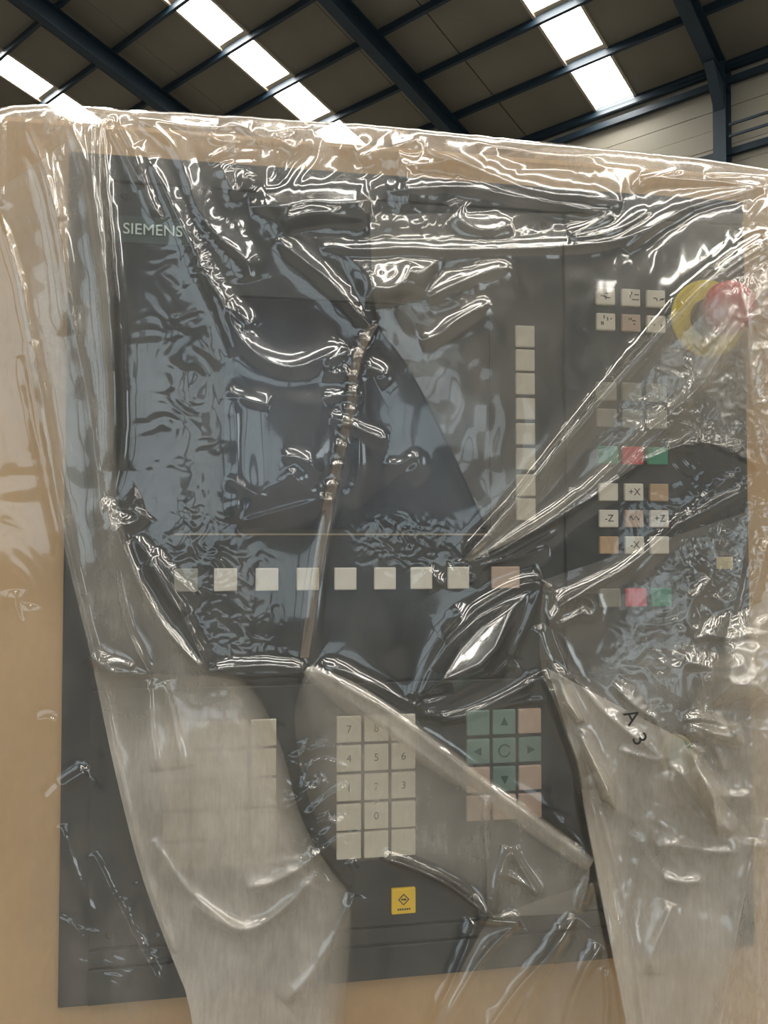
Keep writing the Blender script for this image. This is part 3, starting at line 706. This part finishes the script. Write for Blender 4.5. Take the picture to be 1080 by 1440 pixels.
# overlapping layers: lofted between two traced edges
def resample(p, n):
    p = chaikin(p, 2); sg = np.hypot(*(p[1:]-p[:-1]).T); c = np.concatenate([[0], np.cumsum(sg)])
    x = np.linspace(0, c[-1], n); return np.stack([np.interp(x, c, p[:, 0]), np.interp(x, c, p[:, 1])], 1)
def flap(name, Lp, Rp, off, m, nj, ni, layer, own=1.2, fade=None, label=None, soft=0, softL=0):
    A = resample(Lp, nj); B = resample(Rp, nj); q = np.linspace(0, 1, ni)[None, :, None]
    G = A[:, None]*(1-q)+B[:, None]*q
    u, v = np.ascontiguousarray(G[..., 0]), np.ascontiguousarray(G[..., 1])
    vt = np.interp(u, TOPX, TOPY)
    d = film_d(u, v, layer)*np.clip((v-vt)/26, .05, 1)**.5 + off + own*gnoise(u/30, v/45, 300+layer) + .3*own
    du = 1 + .35*gnoise(u/120, v/160, 310+layer)
    qq = np.broadcast_to(q[..., 0], u.shape)
    if soft: du = du*np.clip((1-qq)/soft, 0, 1) if soft > 0 else du*np.clip(qq*(1-qq)*4, 0, 1)
    if softL: du = du*np.clip(qq/softL, 0, 1)
    if fade: du = du*fade(u, v)
    return put(name, grid_mesh(name, to_place(u, v, d)-FOn, du), M[m], wrap, label=label)
flap('side_flap', [(-6,270),(8,320),(20,380),(38,480),(60,585),(75,700),(100,810),(130,930),(160,1080),(195,1225),(240,1345),(272,1420),(300,1640)],
     [(150,160),(160,300),(163,480),(160,700),(200,820),(290,945),(350,950),(395,1040),(420,1150),(465,1225),(498,1258),(488,1400),(470,1640)], 5, 'film2', 520, 200, 1, soft=.12)
flap('milky_fold', [(132,945),(160,1080),(195,1222),(240,1342),(272,1420),(290,1640)], [(300,950),(352,960),(396,1042),(420,1150),(465,1226),(496,1260),(486,1400),(460,1640)], 9, 'film3', 300, 140, 2,
     soft=.15, fade=lambda u, v: .15+.85*np.clip((v-945)/100, 0, 1))
flap('upper_layer', [(520,300),(525,455),(570,505),(630,620),(690,755)], [(1090,300),(1085,332),(1000,388),(870,530),(700,738)], 4, 'film2', 260, 260, 3, fade=lambda u, v: .12+.36*np.clip((840-u)/120, 0, 1))
flap('diagonal_fold', [(1090,330),(1045,354),(1000,388),(940,452),(870,530),(800,612),(740,690),(690,745),(652,786)],
     [(1090,640),(1060,645),(1035,634),(990,620),(950,628),(905,648),(850,688),(770,738),(660,790)], 6, 'film2', 330, 200, 4, .3, soft=.08, fade=lambda u, v: .75+1.3*np.exp(-((u-1040)/90)**2-((v-490)/80)**2))
flap('lower_fold', [(432,938),(410,1000),(425,1100),(455,1180),(490,1215),(540,1206),(630,1242),(688,1290)],
     [(440,936),(500,958),(560,1000),(640,1064),(720,1124),(790,1174),(836,1212),(815,1284)], 6, 'film2', 300, 220, 5, softL=.35, fade=lambda u, v: 1.0+0*u)
flap('fold_band', [(425,946),(470,990),(545,1045),(630,1098),(715,1152),(785,1200),(826,1226)], [(440,934),(490,955),(570,1002),(650,1064),(730,1126),(800,1176),(836,1208)], 11, 'film3', 260, 30, 6, .6, soft=-1, fade=lambda u, v: .85+0*u)
flap('bunched_fold', [(765,815),(758,880),(760,945),(778,980),(798,1036),(814,1080),(820,1130),(838,1225),(862,1345),(885,1470),(900,1640)],
     [(1110,700),(1110,760),(1110,820),(1110,900),(1110,980),(1110,1060),(1110,1160),(1110,1260),(1110,1360),(1110,1470),(1110,1640)], 7, 'film2', 420, 200, 7, fade=lambda u, v: .35+1.15*np.clip((v-900+.35*(u-900))/160, 0, 1))
flap('tail_fold', [(770,940),(800,1036),(816,1080),(822,1130),(840,1225),(864,1345),(890,1480),(905,1640)],
     [(960,1040),(985,1085),(1020,1130),(1064,1180),(1050,1240),(1038,1310),(1015,1420),(990,1640)], 13, 'film3', 300, 120, 8, fade=lambda u, v: .8+0*u)
flap('folded_hem', [(818,1110),(838,1222),(862,1342),(888,1480),(903,1640)], [(842,1110),(868,1222),(892,1342),(915,1480),(930,1640)], 16, 'film3', 220, 24, 12, .6, fade=lambda u, v: .6+0*u)
flap('crumpled_edge', [(1040,860),(1000,920),(975,990),(960,1040),(975,1110),(1010,1180)], [(1110,830),(1110,900),(1110,980),(1110,1060),(1110,1130),(1110,1200)], 13, 'film3', 180, 80, 9, 2, softL=.35, fade=lambda u, v: .75+0*u)
flap('trailing_flap', [(688,1290),(660,1340),(632,1395),(595,1470),(540,1640)], [(834,1240),(850,1330),(872,1400),(888,1480),(905,1640)], 8, 'film2', 240, 160, 10, fade=lambda u, v: .45+0*u)
flap('weld_seam', [(519,455),(499,490),(489,530),(490,560),(480,605),(469,650),(457,695),(448,745),(438,800),(430,860),(422,925)],
     [(533,455),(513,490),(502,530),(503,560),(493,605),(482,650),(472,695),(463,745),(452,800),(444,860),(434,925)], 3, 'tape', 300, 12, 11, .8, label='brownish crinkled weld seam', fade=lambda u, v: .8+0*u)
# printed characters on the film
for ch, (u, v), rot in (('A', (888, 1008), -62), ('3', (899, 1040), -62)):
    me = text_mesh(ch, .017, 'printed_mark', .0001); p = to_place(np.array(u), np.array(v), float(film_d(np.array([float(u)]), np.array([float(v)]), 7)[0])+18)
    o = put('printed_mark', me, M['ink'], wrap, Vector(p)-FO); o.rotation_euler = (0, R(-rot), 0)
